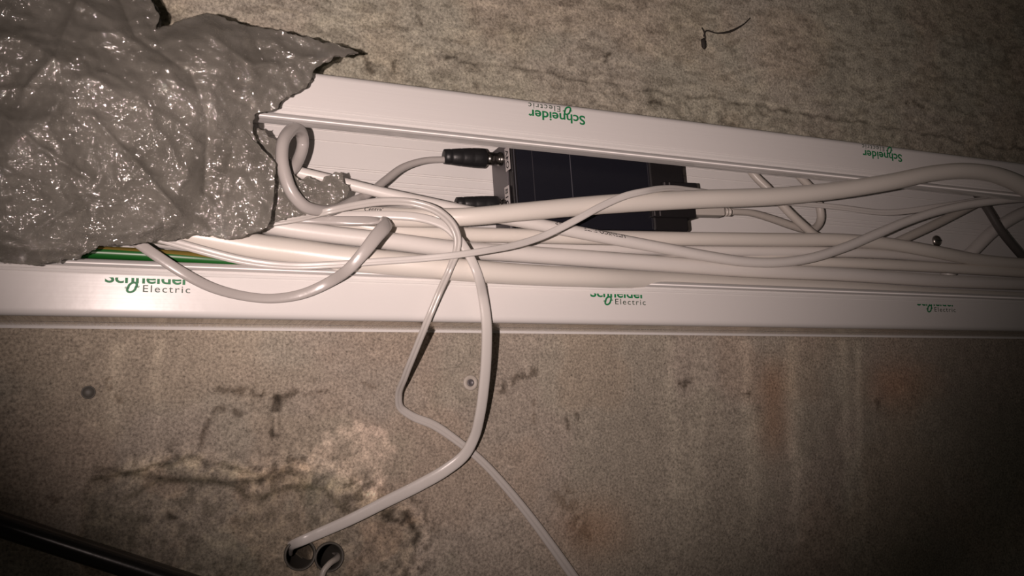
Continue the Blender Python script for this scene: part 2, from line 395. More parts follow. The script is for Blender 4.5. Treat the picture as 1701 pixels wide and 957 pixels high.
    mul(low * np.exp(-((px - 985) / 60) ** 2 - ((py - 880) / 50) ** 2), (1.05, 0.86, 0.76))
    mul(low * np.exp(-((px - 147) / 9) ** 2 - ((py - 652) / 9) ** 2), (0.72, 0.72, 0.7))
    mul(low * np.exp(-((px - 160) / 16) ** 2 - ((py - 705) / 8) ** 2), (1.2, 1.2, 1.18))
    # bedded behind the trunking, bored for the two conduits
    flat = sstep(ZB - 0.006, ZB - 0.001, Z) * sstep(ZT + 0.006, ZT + 0.001, Z)
    y = y * (1 - flat) + 0.0004 * flat
    y = np.maximum(y, -0.0022)
    for c, r in HOLES:
        d = np.hypot(X - c[0], Z - c[2])
        ring = sstep(r + 0.012, r + 0.003, d)
        y = y * (1 - ring) + 0.0012 * ring
        y = np.where(d < r, 0.16, y)
    nx, nz = X.shape
    V = np.stack([X, y, Z], -1).reshape(-1, 3)
    idx = np.arange(nx * nz).reshape(nx, nz)
    q = np.stack([idx[:-1, :-1], idx[1:, :-1], idx[1:, 1:], idx[:-1, 1:]], -1).reshape(-1, 4)
    # thickness: back face and the four edges
    nb = len(V); back = V[[idx[0, 0], idx[-1, 0], idx[-1, -1], idx[0, -1]]].copy(); back[:, 1] = 0.22
    V = np.vstack([V, back])
    me = bpy.data.meshes.new('wall_back')
    ext = [[nb + 3, nb + 2, nb + 1, nb],
           list(idx[::-1, 0]) + [nb, nb + 1], list(idx[:, -1]) + [nb + 2, nb + 3],
           list(idx[0, :]) + [nb + 3, nb], list(idx[-1, ::-1]) + [nb + 1, nb + 2]]
    ext = [[int(i) for i in f] for f in ext]
    loops = list(q.reshape(-1)) ; starts = list(np.arange(len(q)) * 4); tot = len(loops)
    for f in ext: starts.append(tot); loops += f; tot += len(f)
    me.vertices.add(len(V)); me.vertices.foreach_set('co', V.reshape(-1))
    me.loops.add(len(loops)); me.loops.foreach_set('vertex_index', np.array(loops, dtype=np.int32))
    me.polygons.add(len(starts)); me.polygons.foreach_set('loop_start', np.array(starts, dtype=np.int32))
    sm = np.ones(len(starts), bool); sm[-5:] = False
    me.polygons.foreach_set('use_smooth', sm)
    me.update(calc_edges=True); me.validate()
    ca = me.attributes.new('tint', 'FLOAT_COLOR', 'POINT')
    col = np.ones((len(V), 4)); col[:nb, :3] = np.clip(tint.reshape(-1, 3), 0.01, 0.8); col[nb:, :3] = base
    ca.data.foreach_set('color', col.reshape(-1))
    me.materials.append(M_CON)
    o = bpy.data.objects.new('wall_back', me); COL.objects.link(o)
    o['kind'] = 'structure'; o['label'] = 'bare grey cast concrete wall behind the white trunking'; o['category'] = 'wall'
build_wall()

# ------------------------------------------------------------------ the trunking
XA, XB = -0.24, 1.12
trunk = empty('cable_trunking', (0.4, 0, ZB), 'open white wall trunking with green printed film, running along the concrete', 'cable trunking')
def arc(cy, cz, r, a0, a1, n=6):
    return [(cy + r * math.cos(math.radians(a0 + (a1 - a0) * i / n)), cz + r * math.sin(math.radians(a0 + (a1 - a0) * i / n))) for i in range(n + 1)]
def half_profile(width):
    """(y, u): u runs from the outer side towards the opening"""
    p = [(0.0, -0.0017), (-0.0006, -0.0017), (-0.0012, 0.0)]
    p += [(-0.0275, 0.0), (-0.0282, 0.0006), (-0.0292, 0.0006), (-0.030, 0.0)]
    p += [(F + 0.005 * (1 - math.sin(math.radians(a))), 0.005 * (1 - math.cos(math.radians(a)))) for a in range(0, 91, 15)]
    w_ = width
    p += [(F, w_ - 0.0100), (F + 0.0005, w_ - 0.0098), (F + 0.0005, w_ - 0.0088), (F, w_ - 0.0086), (F, w_ - 0.0070),
          (F + 0.0007, w_ - 0.0067), (F + 0.0007, w_ - 0.0054)]
    p += [(F + 0.0012 - 0.0024 * math.sin(math.radians(a)), w_ - 0.0026 - 0.0026 * math.cos(math.radians(a))) for a in range(10, 181, 17)]
    p += [(F + 0.009, w_), (F + 0.009, w_ - 0.0016), (F + 0.0024, w_ - 0.0018), (F + 0.0024, 0.0022), (-0.0036, 0.0022)]
    return p
lowp = [(y, ZB + u) for y, u in half_profile(ZL - ZB)]
upp = [(y, ZT - u) for y, u in half_profile(ZT - ZU)]
grooves = sorted([at(760, 296, -0.003)[2], at(760, 312.5, -0.003)[2], at(760, 326, -0.003)[2], at(1500, 362, -0.003)[2], at(1500, 378, -0.003)[2],
                  at(760, 240, -0.003)[2], at(760, 256, -0.003)[2], at(760, 400, -0.003)[2]])
mid = []
for z in grooves: mid += [(-0.0036, z - 0.0005), (-0.0026, z - 0.0003), (-0.0026, z + 0.0003), (-0.0036, z + 0.0005)]
prof = lowp + mid + upp[::-1]
nP = len(prof); xs = np.linspace(XA, XB, 24)
V = [(x, y, z) for x in xs for (y, z) in prof]
Fc = []
for i in range(len(xs) - 1):
    for j in range(nP):
        k = (j + 1) % nP
        Fc.append((i * nP + j, i * nP + k, (i + 1) * nP + k, (i + 1) * nP + j))
Fc.append(list(range(nP))[::-1]); Fc.append([(len(xs) - 1) * nP + j for j in range(nP)])
def slot(f):
    if len(f) != 4: return 0
    ys = [V[k][1] for k in f]; zz = [V[k][2] for k in f]
    if min(zz) > ZB - 1e-6 and max(zz) < ZB + 0.001 and min(ys) > F + 0.0035: return 1
    if max(ys) < F + 0.0016 and (ZL - 0.0053 < min(zz) and max(zz) < ZL + 1e-6 or ZU - 1e-6 < min(zz) and max(zz) < ZU + 0.0053): return 2
    return 0
ch = mesh_obj('channel', V, Fc, [M_TRUNK, M_SIDE, M_BEAD], trunk, smooth=True, mi=[slot(f) for f in Fc])
bmm = bmesh.new(); bmm.from_mesh(ch.data); bmesh.ops.recalc_face_normals(bmm, faces=bmm.faces[:])
for e in bmm.edges:
    if len(e.link_faces) == 2 and e.calc_face_angle() > math.radians(32): e.smooth = False
bmm.to_mesh(ch.data); bmm.free()

def film(name, zedge, zend, sgn):
    """protective film: a thin sheet over the flange, wrapped round the outer corner"""
    t = 0.00018
    c = [(F - t, zedge), (F - t, zend + sgn * 0.005)]
    c += [(F + 0.005 - (0.005 + t) * math.sin(math.radians(a)), zend + sgn * (0.005 - (0.005 + t) * math.cos(math.radians(a)))) for a in range(75, -1, -15)]
    c += [(F + 0.0065, zend - sgn * t)]
    inner = [(F + 0.0065, zend), (F + 0.006, zend)]
    inner += [(F + 0.005 - 0.005 * math.sin(math.radians(a)), zend + sgn * (0.005 - 0.005 * math.cos(math.radians(a)))) for a in range(0, 91, 15)]
    inner += [(F, zedge)]
    pr = c + inner; n = len(pr)
    V = [(x, y, z) for x in xs for (y, z) in pr]; Fc = []
    for i in range(len(xs) - 1):
        for j in range(n):
            k = (j + 1) % n; Fc.append((i * n + j, i * n + k, (i + 1) * n + k, (i + 1) * n + j))
    o = mesh_obj(name, V, Fc, M_FILM, trunk)
    b = bmesh.new(); b.from_mesh(o.data); bmesh.ops.recalc_face_normals(b, faces=b.faces[:])
    for e in b.edges:
        if len(e.link_faces) == 2 and e.calc_face_angle() > math.radians(32): e.smooth = False
    b.to_mesh(o.data); b.free()
    return o
ZFL = at(500, 467, F)[2]
film('protective_film', ZFL, ZB, 1)
film('protective_film', ZU + 0.0112, ZT, -1)

# ---- lettering
def text_mesh(body, bold=0.0, space=1.0):
    cu = bpy.data.curves.new('lettering', 'FONT'); cu.body = body; cu.size = 1.0; cu.offset = bold; cu.resolution_u = 4; cu.space_character = space
    o = bpy.data.objects.new('lettering', cu); COL.objects.link(o)
    dg = bpy.context.evaluated_depsgraph_get()
    me = bpy.data.meshes.new_from_object(o.evaluated_get(dg))
    V = np.array([v.co[:] for v in me.vertices]); Fc = [list(p.vertices) for p in me.polygons]
    bpy.data.objects.remove(o); bpy.data.curves.remove(cu); bpy.data.meshes.remove(me)
    return V[:, :2], Fc
def cut_above(V, Fc, h):
    b = bmesh.new(); vs = [b.verts.new((p[0], p[1], 0)) for p in V]
    for f in Fc:
        try: b.faces.new([vs[i] for i in f])
        except ValueError: pass
    bmesh.ops.bisect_plane(b, geom=b.verts[:] + b.edges[:] + b.faces[:], plane_co=(0, h, 0), plane_no=(0, 1, 0), clear_outer=True)
    b.verts.index_update()
    V2 = np.array([v.co[:2] for v in b.verts]); F2 = [[v.index for v in f.verts] for f in b.faces]
    b.free(); return V2, F2
def ribbon(pts, wd, closed=False):
    """flat stroke along a 2-D polyline"""
    p = np.array(pts, float); n = len(p); V = []; Fc = []
    for i in range(n):
        a = p[(i - 1) % n] if (closed or i > 0) else p[i]; b = p[(i + 1) % n] if (closed or i < n - 1) else p[i]
        t = nrm(b - a); s = np.array([-t[1], t[0]]) * wd / 2
        V += [p[i] - s, p[i] + s]
    for i in range(n if closed else n - 1):
        k = (i + 1) % n; Fc.append([2 * i, 2 * k, 2 * k + 1, 2 * i + 1])
    return np.array(V), Fc
def brand_mark():
    """slanted oval ring with an open S band and two bars on either side; unit height about 1"""
    out = []
    def sh(pts): return [(x + 0.32 * (y - 0.5), y) for x, y in pts]
    up = [(0.42 + 0.30 * math.cos(math.radians(a)), 0.64 + 0.34 * math.sin(math.radians(a))) for a in range(-10, 196, 14)] + [(0.14, 0.40)]
    lo = [(0.42 + 0.30 * math.cos(math.radians(a)), 0.36 + 0.34 * math.sin(math.radians(a))) for a in range(170, 376, 14)] + [(0.70, 0.60)]
    out.append(ribbon(sh(up), 0.20)); out.append(ribbon(sh(lo), 0.20))
    for y_ in (0.52, 0.62): out.append(ribbon(sh([(-0.12, y_ - 0.1), (0.06, y_ - 0.1)]), 0.065)); out.append(ribbon(sh([(0.79, y_), (0.97, y_)]), 0.065))
    V = []; Fc = []
    for v, f in out:
        k = len(V); V += [tuple(p) for p in v]; Fc += [[i + k for i in q] for q in f]
    return np.array(V), Fc
TXT_S = text_mesh('Schneider', 0.022); TXT_E = text_mesh('Electric', 0.004, 1.22); MARK = brand_mark()
# real sizes, measured on the middle print of the lower flange
_x0 = at(980.5, 494, F)[0]; _x1 = at(1072, 499, F)[0]
LW = _x1 - _x0; PXZ = (at(1026, 490, F)[2] - at(1026, 500, F)[2]) / 10
def fit(V, x0, x1, y0=None, cap=None, capu=None):
    a = V.copy(); mn, mx_ = V[:, 0].min(), V[:, 0].max()
    a[:, 0] = x0 + (V[:, 0] - mn) / (mx_ - mn) * (x1 - x0)
    a[:, 1] = y0 + V[:, 1] * cap / capu
    return a
def print_logo(X0, zbase, flip, cut=None):
    s = -1 if flip else 1
    def put(name, V, Fc, m, lift):
        W3 = np.stack([X0 + s * V[:, 0], np.full(len(V), F - 0.0003 - lift), zbase + s * V[:, 1]], -1)
        mesh_obj(name, W3, Fc if True else Fc, m, trunk, smooth=False)
    S = fit(TXT_S[0], 0, LW, 0, 15.2 * PXZ, 0.70); fs = TXT_S[1]
    if cut is not None: S, fs = cut_above(S, fs, cut)
    put('maker_lettering', S, fs, M_GREEN, 0.0)
    E = fit(TXT_E[0], LW * 0.44, LW * 1.0, -11.5 * PXZ, 9.3 * PXZ, 0.70)
    put('sub_lettering', E, TXT_E[1], M_EGREY, 0.0)
    K = MARK[0].copy(); K[:, 0] = LW * 0.25 + K[:, 0] * LW * 0.15; K[:, 1] = -12.6 * PXZ + K[:, 1] * 13.4 * PXZ
    put('maker_emblem', K, MARK[1], M_GREEN, 0.00004)
print_logo(at(174, 468.5, F)[0], at(245, 471.0, F)[2], False, 6.6 * PXZ)
print_logo(_x0, at(1026, 494.2, F)[2], False, 5.4 * PXZ)
print_logo(at(1523, 507, F)[0], at(1555, 508.2, F)[2], False, 2.6 * PXZ)
print_logo(at(971.5, 193, F)[0], at(923, 187.5, F)[2], True)
print_logo(at(1497.5, 258, F)[0], at(1463, 253.0, F)[2], True)

# ------------------------------------------------------------------ bolts and plugs
def lathe(prof, axis_o, axis, seg=20, ref=(0, 0, 1)):
    """prof: (distance along axis, radius)"""
    a = Vector(axis).normalized(); r = Vector(ref); s = a.cross(r).normalized(); t = a.cross(s)
    o = Vector(axis_o); V = []; Fc = []
    for d, rad in prof:
        for k in range(seg):
            q = 2 * math.pi * k / seg
            V.append(tuple(o + a * d + (s * math.cos(q) + t * math.sin(q)) * rad))
    n = len(prof)
    for i in range(n - 1):
        for k in range(seg):
            l = (k + 1) % seg; Fc.append((i * seg + k, i * seg + l, (i + 1) * seg + l, (i + 1) * seg + k))
    Fc.append(list(range(seg))[::-1]); Fc.append([(n - 1) * seg + k for k in range(seg)])
    return V, Fc
def box(lo, hi, mat4=None, bev=0.0):
    b = bmesh.new(); bmesh.ops.create_cube(b, size=1)
    lo = Vector(lo); hi = Vector(hi)
    for v in b.verts: v.co = Vector(((v.co[i] + 0.5) * (hi[i] - lo[i]) + lo[i] for i in range(3)))
    if bev: bmesh.ops.bevel(b, geom=b.edges[:], offset=bev, segments=2, profile=0.5, affect='EDGES')
    if mat4: bmesh.ops.transform(b, matrix=mat4, verts=b.verts[:])
    return b
c = at(1555, 400.5, -0.0036); rr = 9.5 * depth(c) / FPX
bolt = empty('round_head_screw', c, 'steel round-headed screw holding the trunking back plate, dark and shiny', 'screw')
mesh_obj('head', *lathe([(0, rr), (0.0012, rr), (0.0026, rr * .85), (0.0036, rr * .5), (0.0039, 0.0002)], c, (0, -1, 0)), M_STEEL, bolt)
bm_obj('slot', box((c[0] - rr * .6, c[1] - 0.0041, c[2] - 0.0005), (c[0] + rr * .6, c[1] - 0.0036, c[2] + 0.0005)), M_INK, bolt)
c = at(781, 636, 0.0); rr = 13 * depth(c) / FPX
wp = empty('wall_anchor', c, 'pale round wall anchor with a dark centre, set in concrete beside the hanging flat cable', 'wall anchor')
mesh_obj('collar', *lathe([(-0.003, rr), (0.0012, rr), (0.0019, rr * .92), (0.0021, rr * .55), (0.001, rr * .48), (0.001, 0.0002)], c, (0, -1, 0)), M_WASH, wp)
mesh_obj('screw_end', *lathe([(0.0, rr * .46), (0.0014, rr * .46), (0.0017, rr * .30), (0.0012, rr * .22), (0.0012, 0.0002)], c, (0, -1, 0)), M_PLATE, wp)
c = at(147, 652, 0.0); rr = 11 * depth(c) / FPX
o = mesh_obj('wall_plug', *lathe([(-0.002, rr), (0.0014, rr), (0.002, rr * .9), (0.0012, rr * .8), (0.0013, 0.0002)], c, (0, -1, 0)), M_CONDUIT)
tag(o, 'round grey filled plug flush in the concrete, in the dim area above the black pipe', 'wall plug')
lab = ['grey conduit end that the flat white cable runs into', 'grey conduit end with a thin grey wire coming out of it']
for i, (c, r) in enumerate(HOLES):
    V, Fc = lathe([(0.155, r + 0.0012), (-0.0022, r + 0.0012), (-0.0026, r + 0.0006), (-0.0022, r - 0.0002), (0.0, r - 0.0005), (0.155, r - 0.0005)], (c[0], 0, c[2]), (0, 1, 0), 36)
    Fc = Fc[:-2]
    o = mesh_obj('conduit_pipe', V, Fc, M_CONDUIT, origin=(c[0], 0, c[2]))
    tag(o, lab[i], 'conduit', 'conduit ends in the wall')

# ------------------------------------------------------------------ cables
def spline(P_, n_per=10):
    P_ = np.asarray(P_, float); n = len(P_)
    d = np.r_[0, np.cumsum(np.maximum(np.linalg.norm(np.diff(P_[:, :3], axis=0), axis=1), 1e-6))]
    m = np.zeros_like(P_)
    m[0] = (P_[1] - P_[0]) / (d[1] - d[0]); m[-1] = (P_[-1] - P_[-2]) / (d[-1] - d[-2])
    for i in range(1, n - 1):
        h0, h1 = d[i] - d[i - 1], d[i + 1] - d[i]
        m[i] = ((P_[i] - P_[i - 1]) / h0 * h1 + (P_[i + 1] - P_[i]) / h1 * h0) / (h0 + h1)
    out = []
    for i in range(n - 1):
        h = d[i + 1] - d[i]; k = max(3, int(n_per))
        for t in np.linspace(0, 1, k, endpoint=False):
            a = 2 * t**3 - 3 * t**2 + 1; b = t**3 - 2 * t**2 + t; c_ = -2 * t**3 + 3 * t**2; e = t**3 - t**2
            out.append(a * P_[i] + b * h * m[i] + c_ * P_[i + 1] + e * h * m[i + 1])
    out.append(P_[-1]); return np.array(out)
def section(kind, seg):
    a = np.linspace(0, 2 * np.pi, seg, endpoint=False)
    c, s = np.cos(a), np.sin(a)
    if kind == 'round': return np.stack([c, s], -1)
    if kind == 'flat':
        return np.stack([np.sign(c) * np.abs(c) ** 0.75, 0.50 * np.sign(s) * np.abs(s) ** 0.75], -1)
    if kind == 'twin':
        x = np.sign(c) * np.abs(c) ** 0.9
        return np.stack([x, 0.55 * np.sign(s) * np.abs(s) ** 0.8 * (1 - 0.42 * np.exp(-(x / 0.26) ** 2))], -1)
def sweep(pts, kind='round', seg=16, n_per=10):
    """pts: (px, py, y in mm, thickness in px[, twist deg])"""
    rows = []
    for p in pts:
        q = at(p[0], p[1], p[2] * 0.001); rows.append([*q, p[3] * depth(q) / FPX / 2, p[4] if len(p) > 4 else 0.0])
    C = spline(rows, n_per); P3 = C[:, :3]; Rr = C[:, 3]; tw = np.radians(C[:, 4])
    sec = section(kind, seg); V = []; Fc = []; n = len(P3)
    T = np.gradient(P3, axis=0); T /= np.linalg.norm(T, axis=1)[:, None]
    nm = np.array([0, -1.0, 0]); nm = nm - T[0] * T[0].dot(nm); nm = nrm(nm)
    ar = []
    for i in range(n):
        nm = nm - T[i] * T[i].dot(nm); nm = nrm(nm)
        if kind != 'round':     # flat cables lie back towards the wall plane whenever they can
            w0 = np.array([0, -1.0, 0]); w0 = w0 - T[i] * T[i].dot(w0); l = np.linalg.norm(w0)
            if l > 0.5 and nm.dot(w0) > 0: nm = nrm(nm * 0.7 + 0.3 * w0 / l)
        sd = np.cross(T[i], nm)
        cn = nm * math.cos(tw[i]) + sd * math.sin(tw[i]); cs = sd * math.cos(tw[i]) - nm * math.sin(tw[i])
        for k in range(seg):
            V.append(P3[i] + (cs * sec[k, 0] + cn * sec[k, 1]) * Rr[i]); ar.append((k / seg + i * 0.0012) % 1.0)
    for i in range(n - 1):
        for k in range(seg):
            l = (k + 1) % seg; Fc.append((i * seg + k, (i + 1) * seg + k, (i + 1) * seg + l, i * seg + l))
    Fc.append(list(range(seg))); Fc.append([(n - 1) * seg + k for k in range(seg)][::-1])
    return np.array(V), Fc, np.array(ar), P3, Rr
def cable(name, pts, mat, label, cat='cable', kind='round', group=None, parent=None, seg=18, n_per=10):
    V, Fc, ar, P3, Rr = sweep(pts, kind, seg, n_per)
    o = mesh_obj(name, V, Fc, mat, parent, origin=P3[0])
    a = o.data.attributes.new('around', 'FLOAT', 'POINT'); a.data.foreach_set('value', ar)
    if parent is None: tag(o, label, cat, group)
    return o

LOWG = 'thick white cables lying along the trunking'
cable('earth_wire', [(40, 415, -52, 22), (150, 419, -52, 22), (250, 424, -52, 22), (350, 431, -52, 21), (430, 439, -50, 20), (520, 452, -46, 20), (700, 470, -40, 18)], M_EARTH,
      'green and yellow striped earth wire along the lower lip beside the bubble wrap', 'wire', n_per=24)
cable('power_cable', [(150, 388, -30, 24), (240, 397, -32, 24), (320, 409, -34, 24), (420, 430, -34, 23), (520, 448, -32, 22), (700, 462, -28, 20), (1000, 478, -24, 18), (1400, 492, -20, 15), (1740, 505, -18, 13)], M_CABLE,
      'white cable showing just above the green and yellow wire, lowest in the bundle', 'cable', group=LOWG)
cable('power_cable', [(250, 380, -56, 48), (330, 393, -58, 47), (430, 411, -60, 45), (500, 420, -62, 44), (560, 428, -66, 43), (640, 436, -73, 41), (740, 446, -78, 39), (850, 455, -78, 36), (980, 461, -74, 33),
                      (1100, 466, -60, 28), (1240, 474, -50, 26), (1400, 480, -46, 25), (1550, 489, -44, 22), (1740, 497, -40, 19)], M_CREAM,
      'thickest cream cable, the lowest one, bulging over the lower lip of the trunking', 'cable', group=LOWG)
cable('power_cable', [(360, 361, -45, 32), (420, 370, -45, 31), (500, 383, -47, 31), (560, 391, -49, 30), (640, 400, -52, 30), (752, 414, -52, 30), (850, 421, -51, 29), (950, 428, -50, 29), (1100, 439, -48, 28),
                      (1240, 449, -47, 25), (1400, 456, -45, 23), (1550, 466, -42, 22), (1740, 474, -38, 19)], M_CABLE,
      'thick white cable directly above the thickest cream cable', 'cable', group=LOWG)
cable('power_cable', [(470, 359, -23, 25), (540, 366, -29, 25), (650, 383, -40, 26), (740, 389, -42, 26), (850, 391.5, -44, 25), (1000, 395, -44, 25), (1140, 397, -44, 24), (1300, 398.5, -43, 23), (1400, 399, -42, 22),
                      (1480, 406, -40, 21), (1550, 418, -40, 21), (1620, 431, -36, 20), (1740, 441, -34, 18)], M_CREAM,
      'white cable on top of the bundle, right under the dark box', 'cable', group=LOWG)
cable('power_cable', [(700, 398, -28, 22), (866, 409, -30, 20), (1000, 413, -31, 20), (1150, 416, -32, 19), (1250, 418, -33, 19), (1400, 419, -34, 18), (1500, 424, -28, 17), (1620, 436, -24, 17), (1740, 448, -20, 16)], M_CABLE,
      'white cable showing as a thin sliver just under the top cable of the bundle', 'cable', group=LOWG)
cable('power_cable', [(1050, 418, -27, 18), (1200, 428, -29, 18), (1330, 435, -34, 18), (1400, 437, -36, 18), (1550, 444, -34, 18), (1740, 456, -30, 16)], M_CREAM,
      'white cable emerging from under the printed cable in the dim end of the bundle', 'cable', group=LOWG)
# the printed cable that dips across the bundle
pc = empty('printed_cable', at(494, 286, -0.046), 'white cable with upside-down black print, dipping from the bubble wrap across the bundle', 'cable')
PCP = [(430, 268, -44, 20), (494, 286, -46, 20), (565, 303, -50, 19), (640, 321.5, -54, 19), (700, 335, -56, 20), (780, 352, -58, 20), (880, 370.5, -58, 21), (960, 386, -58, 21), (1040, 401, -58, 20), (1100, 412, -58, 19),
       (1170, 425, -58, 18), (1240, 435, -58, 17), (1290, 436, -58, 16.5), (1340, 430, -58, 16), (1400, 412, -56, 16), (1460, 387, -54, 16), (1500, 370, -53, 15), (1550, 353, -53, 14), (1600, 341.5, -53, 14), (1660, 333, -53, 13), (1760, 326, -53, 12)]
cable('sheath', PCP, M_CABLE, None, parent=pc)
# the bowed thick cable in front
bc = empty('thick_cable', at(770, 360, -0.076), 'thick white cable across the dark box, bowing up over the upper lip', 'cable')
BCP = [(380, 349, -34, 27), (500, 354, -40, 28), (600, 359, -51, 32), (690, 361.5, -63, 33), (770, 360.5, -74, 31), (860, 352.5, -78, 31), (1000, 340, -77, 32), (1150, 331.5, -76, 31), (1300, 325.5, -76, 30), (1400, 315, -78, 29),
       (1480, 302, -81, 28), (1550, 288, -83, 27), (1600, 284, -84, 26.5), (1650, 290, -83, 27), (1690, 305, -81, 28), (1730, 330, -78, 29), (1780, 365, -74, 29)]
cable('sheath', BCP, M_CREAM, None, parent=bc)
def print_on(parent, P_, body, px0, px1, ang, cap, flip):
    """characters laid onto a round sheath, following its curve"""
    _, _, _, P3, Rr = sweep(P_, 'round', 8, 24)
    qx, qy = to_px(P3[:, 0], P3[:, 1], P3[:, 2])
    V2, f2 = text_mesh(body, 0.01); V2 = V2.copy()
    mn, mx_ = V2[:, 0].min(), V2[:, 0].max()
    u = (V2[:, 0] - mn) / (mx_ - mn)
    if flip: u = 1 - u
    px = px0 + u * (px1 - px0)
    h = (V2[:, 1] - 0.35) / 0.7 * cap * (-1 if flip else 1)
    out = []
    for a, hh in zip(px, h):
        c_ = np.array([np.interp(a, qx, P3[:, i]) for i in range(3)]); r = np.interp(a, qx, Rr)
        e = 0.004
        c2 = np.array([np.interp(a + 2, qx, P3[:, i]) for i in range(3)]); c1 = np.array([np.interp(a - 2, qx, P3[:, i]) for i in range(3)])
        t = nrm(c2 - c1); v = nrm(CAMPOS * [0, 1, 0] - [0, 0, 0]); v = nrm(v - t * t.dot(v)); s_ = np.cross(t, v)
        if s_[2] < 0: s_ = -s_
        th = math.radians(ang) + hh / r
        out.append(c_ + (v * math.cos(th) + s_ * math.sin(th)) * (r + 0.00012))
    mesh_obj('black_lettering', out, f2, M_INK, parent, smooth=False)
print_on(pc, PCP, 'UTENSCO-ELITE', 966, 1034, 34, 0.0036, True)
print_on(pc, PCP, 'UTP', 918, 936, 34, 0.0030, True)
print_on(bc, BCP, 'Central', 606, 637, 34, 0.0040, False)

# ---- flat cables
cable('flat_cable', [(200, 376, -70, 17), (280, 400, -72, 16), (340, 417, -74, 15.5), (400, 432, -75, 15), (450, 439.5, -77, 14), (500, 442, -79, 13), (540, 440.5, -82, 12.5), (620, 435, -87, 12), (700, 429.5, -92, 11.5), (755, 424, -96, 11.5), (800, 417.5, -95, 11.5),
                     (860, 406, -89, 12), (900, 393, -86, 12), (950, 369, -88, 12), (1000, 342, -89, 12), (1040, 325, -89, 12), (1075, 317, -87, 11), (1092, 314, -83, 10.5), (1112, 312.5, -77, 10), (1150, 316.5, -65, 10), (1200, 324, -54, 10), (1280, 334, -46, 9), (1390, 344, -44, 9),
                     (1470, 353, -44, 10), (1560, 343, -46, 10), (1640, 331, -46, 10), (1760, 322, -46, 9)], M_FLAT,
      'thin grooved white flat cable waving along the bundle front and over the thick bowed cable', 'flat cable', 'twin', seg=28)
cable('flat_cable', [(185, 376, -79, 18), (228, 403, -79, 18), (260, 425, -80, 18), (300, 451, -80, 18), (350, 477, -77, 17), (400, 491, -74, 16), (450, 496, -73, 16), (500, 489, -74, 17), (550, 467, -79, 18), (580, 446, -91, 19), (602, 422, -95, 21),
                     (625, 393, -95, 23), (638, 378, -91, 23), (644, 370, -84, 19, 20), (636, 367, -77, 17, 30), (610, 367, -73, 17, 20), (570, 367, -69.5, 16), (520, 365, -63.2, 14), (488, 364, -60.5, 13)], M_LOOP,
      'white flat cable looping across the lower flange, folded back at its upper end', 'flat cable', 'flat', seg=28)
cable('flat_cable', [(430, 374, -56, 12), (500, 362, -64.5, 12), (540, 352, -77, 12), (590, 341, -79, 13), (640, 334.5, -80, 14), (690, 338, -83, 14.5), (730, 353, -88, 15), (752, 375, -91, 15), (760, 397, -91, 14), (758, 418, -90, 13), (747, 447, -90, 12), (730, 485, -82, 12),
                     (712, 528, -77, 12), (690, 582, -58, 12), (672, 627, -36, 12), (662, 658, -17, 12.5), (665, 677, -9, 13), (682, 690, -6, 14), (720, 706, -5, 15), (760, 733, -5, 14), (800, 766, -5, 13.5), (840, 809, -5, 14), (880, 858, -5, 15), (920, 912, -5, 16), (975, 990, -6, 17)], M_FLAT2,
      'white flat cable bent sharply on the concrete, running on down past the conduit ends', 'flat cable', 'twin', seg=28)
cable('flat_cable', [(430, 357, -54, 13), (540, 357, -60.5, 13), (600, 357, -64.5, 14), (655, 358, -71, 15), (690, 360.5, -75, 15), (716, 366, -79, 15), (740, 376, -82.5, 15), (760, 395, -85, 15), (778, 422, -87, 15.5), (792, 452, -89, 16), (802, 492, -80, 17),
                     (808, 535, -76, 18), (808, 585, -66, 18.5), (804, 640, -52, 18.5), (797, 690, -38, 18), (787, 728, -26, 18), (771, 756, -19, 19), (740, 781, -14, 20), (700, 804, -11, 20.5), (640, 834, -9, 20), (580, 864, -8, 19), (530, 886, -8, 18), (500, 899, -7, 17),
                     (486, 905, -1, 16), (481, 911, 12, 15), (480, 918, 30, 14)], M_FLAT,
      'white flat cable hanging down the concrete and turning into the conduit end', 'flat cable', 'flat', seg=28)
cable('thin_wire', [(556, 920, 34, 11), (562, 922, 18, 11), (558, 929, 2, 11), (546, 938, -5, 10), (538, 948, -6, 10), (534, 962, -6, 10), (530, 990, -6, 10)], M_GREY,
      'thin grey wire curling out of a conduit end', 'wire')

# ---- thinner cables at the right
cable('thin_cable', [(1238, 264, -16, 15), (1250, 287, -20, 14), (1275, 313, -25, 14), (1310, 352, -30, 14), (1345, 384, -32, 14), (1375, 405, -28, 13)], M_GREY,
      'thin grey cable slanting down behind the thick cable, crossing the curved plug lead', 'cable')
cable('thin_cable', [(1440, 425, -26, 16), (1490, 402, -28, 15), (1540, 379, -30, 15), (1600, 349, -31, 14), (1660, 318, -30, 13)], M_GREY,
      'thin grey cable slanting up from the bundle just left of the round-headed screw', 'cable')
cable('thin_cable', [(1610, 305, -26, 13), (1640, 347, -28, 13), (1663, 384, -30, 13), (1690, 417, -28, 13), (1720, 450, -24, 12)], M_DGREY,
      'dark thin cable slanting down to the right in the dim corner right of the screw', 'cable')
cable('thin_cable', [(1570, 460, -14, 20), (1615, 418, -14, 20), (1650, 384, -14, 20), (1690, 358, -14, 20), (1760, 338, -14, 18)], M_CABLE,
      'pale cable rising to the right behind the dark thin cable', 'cable')

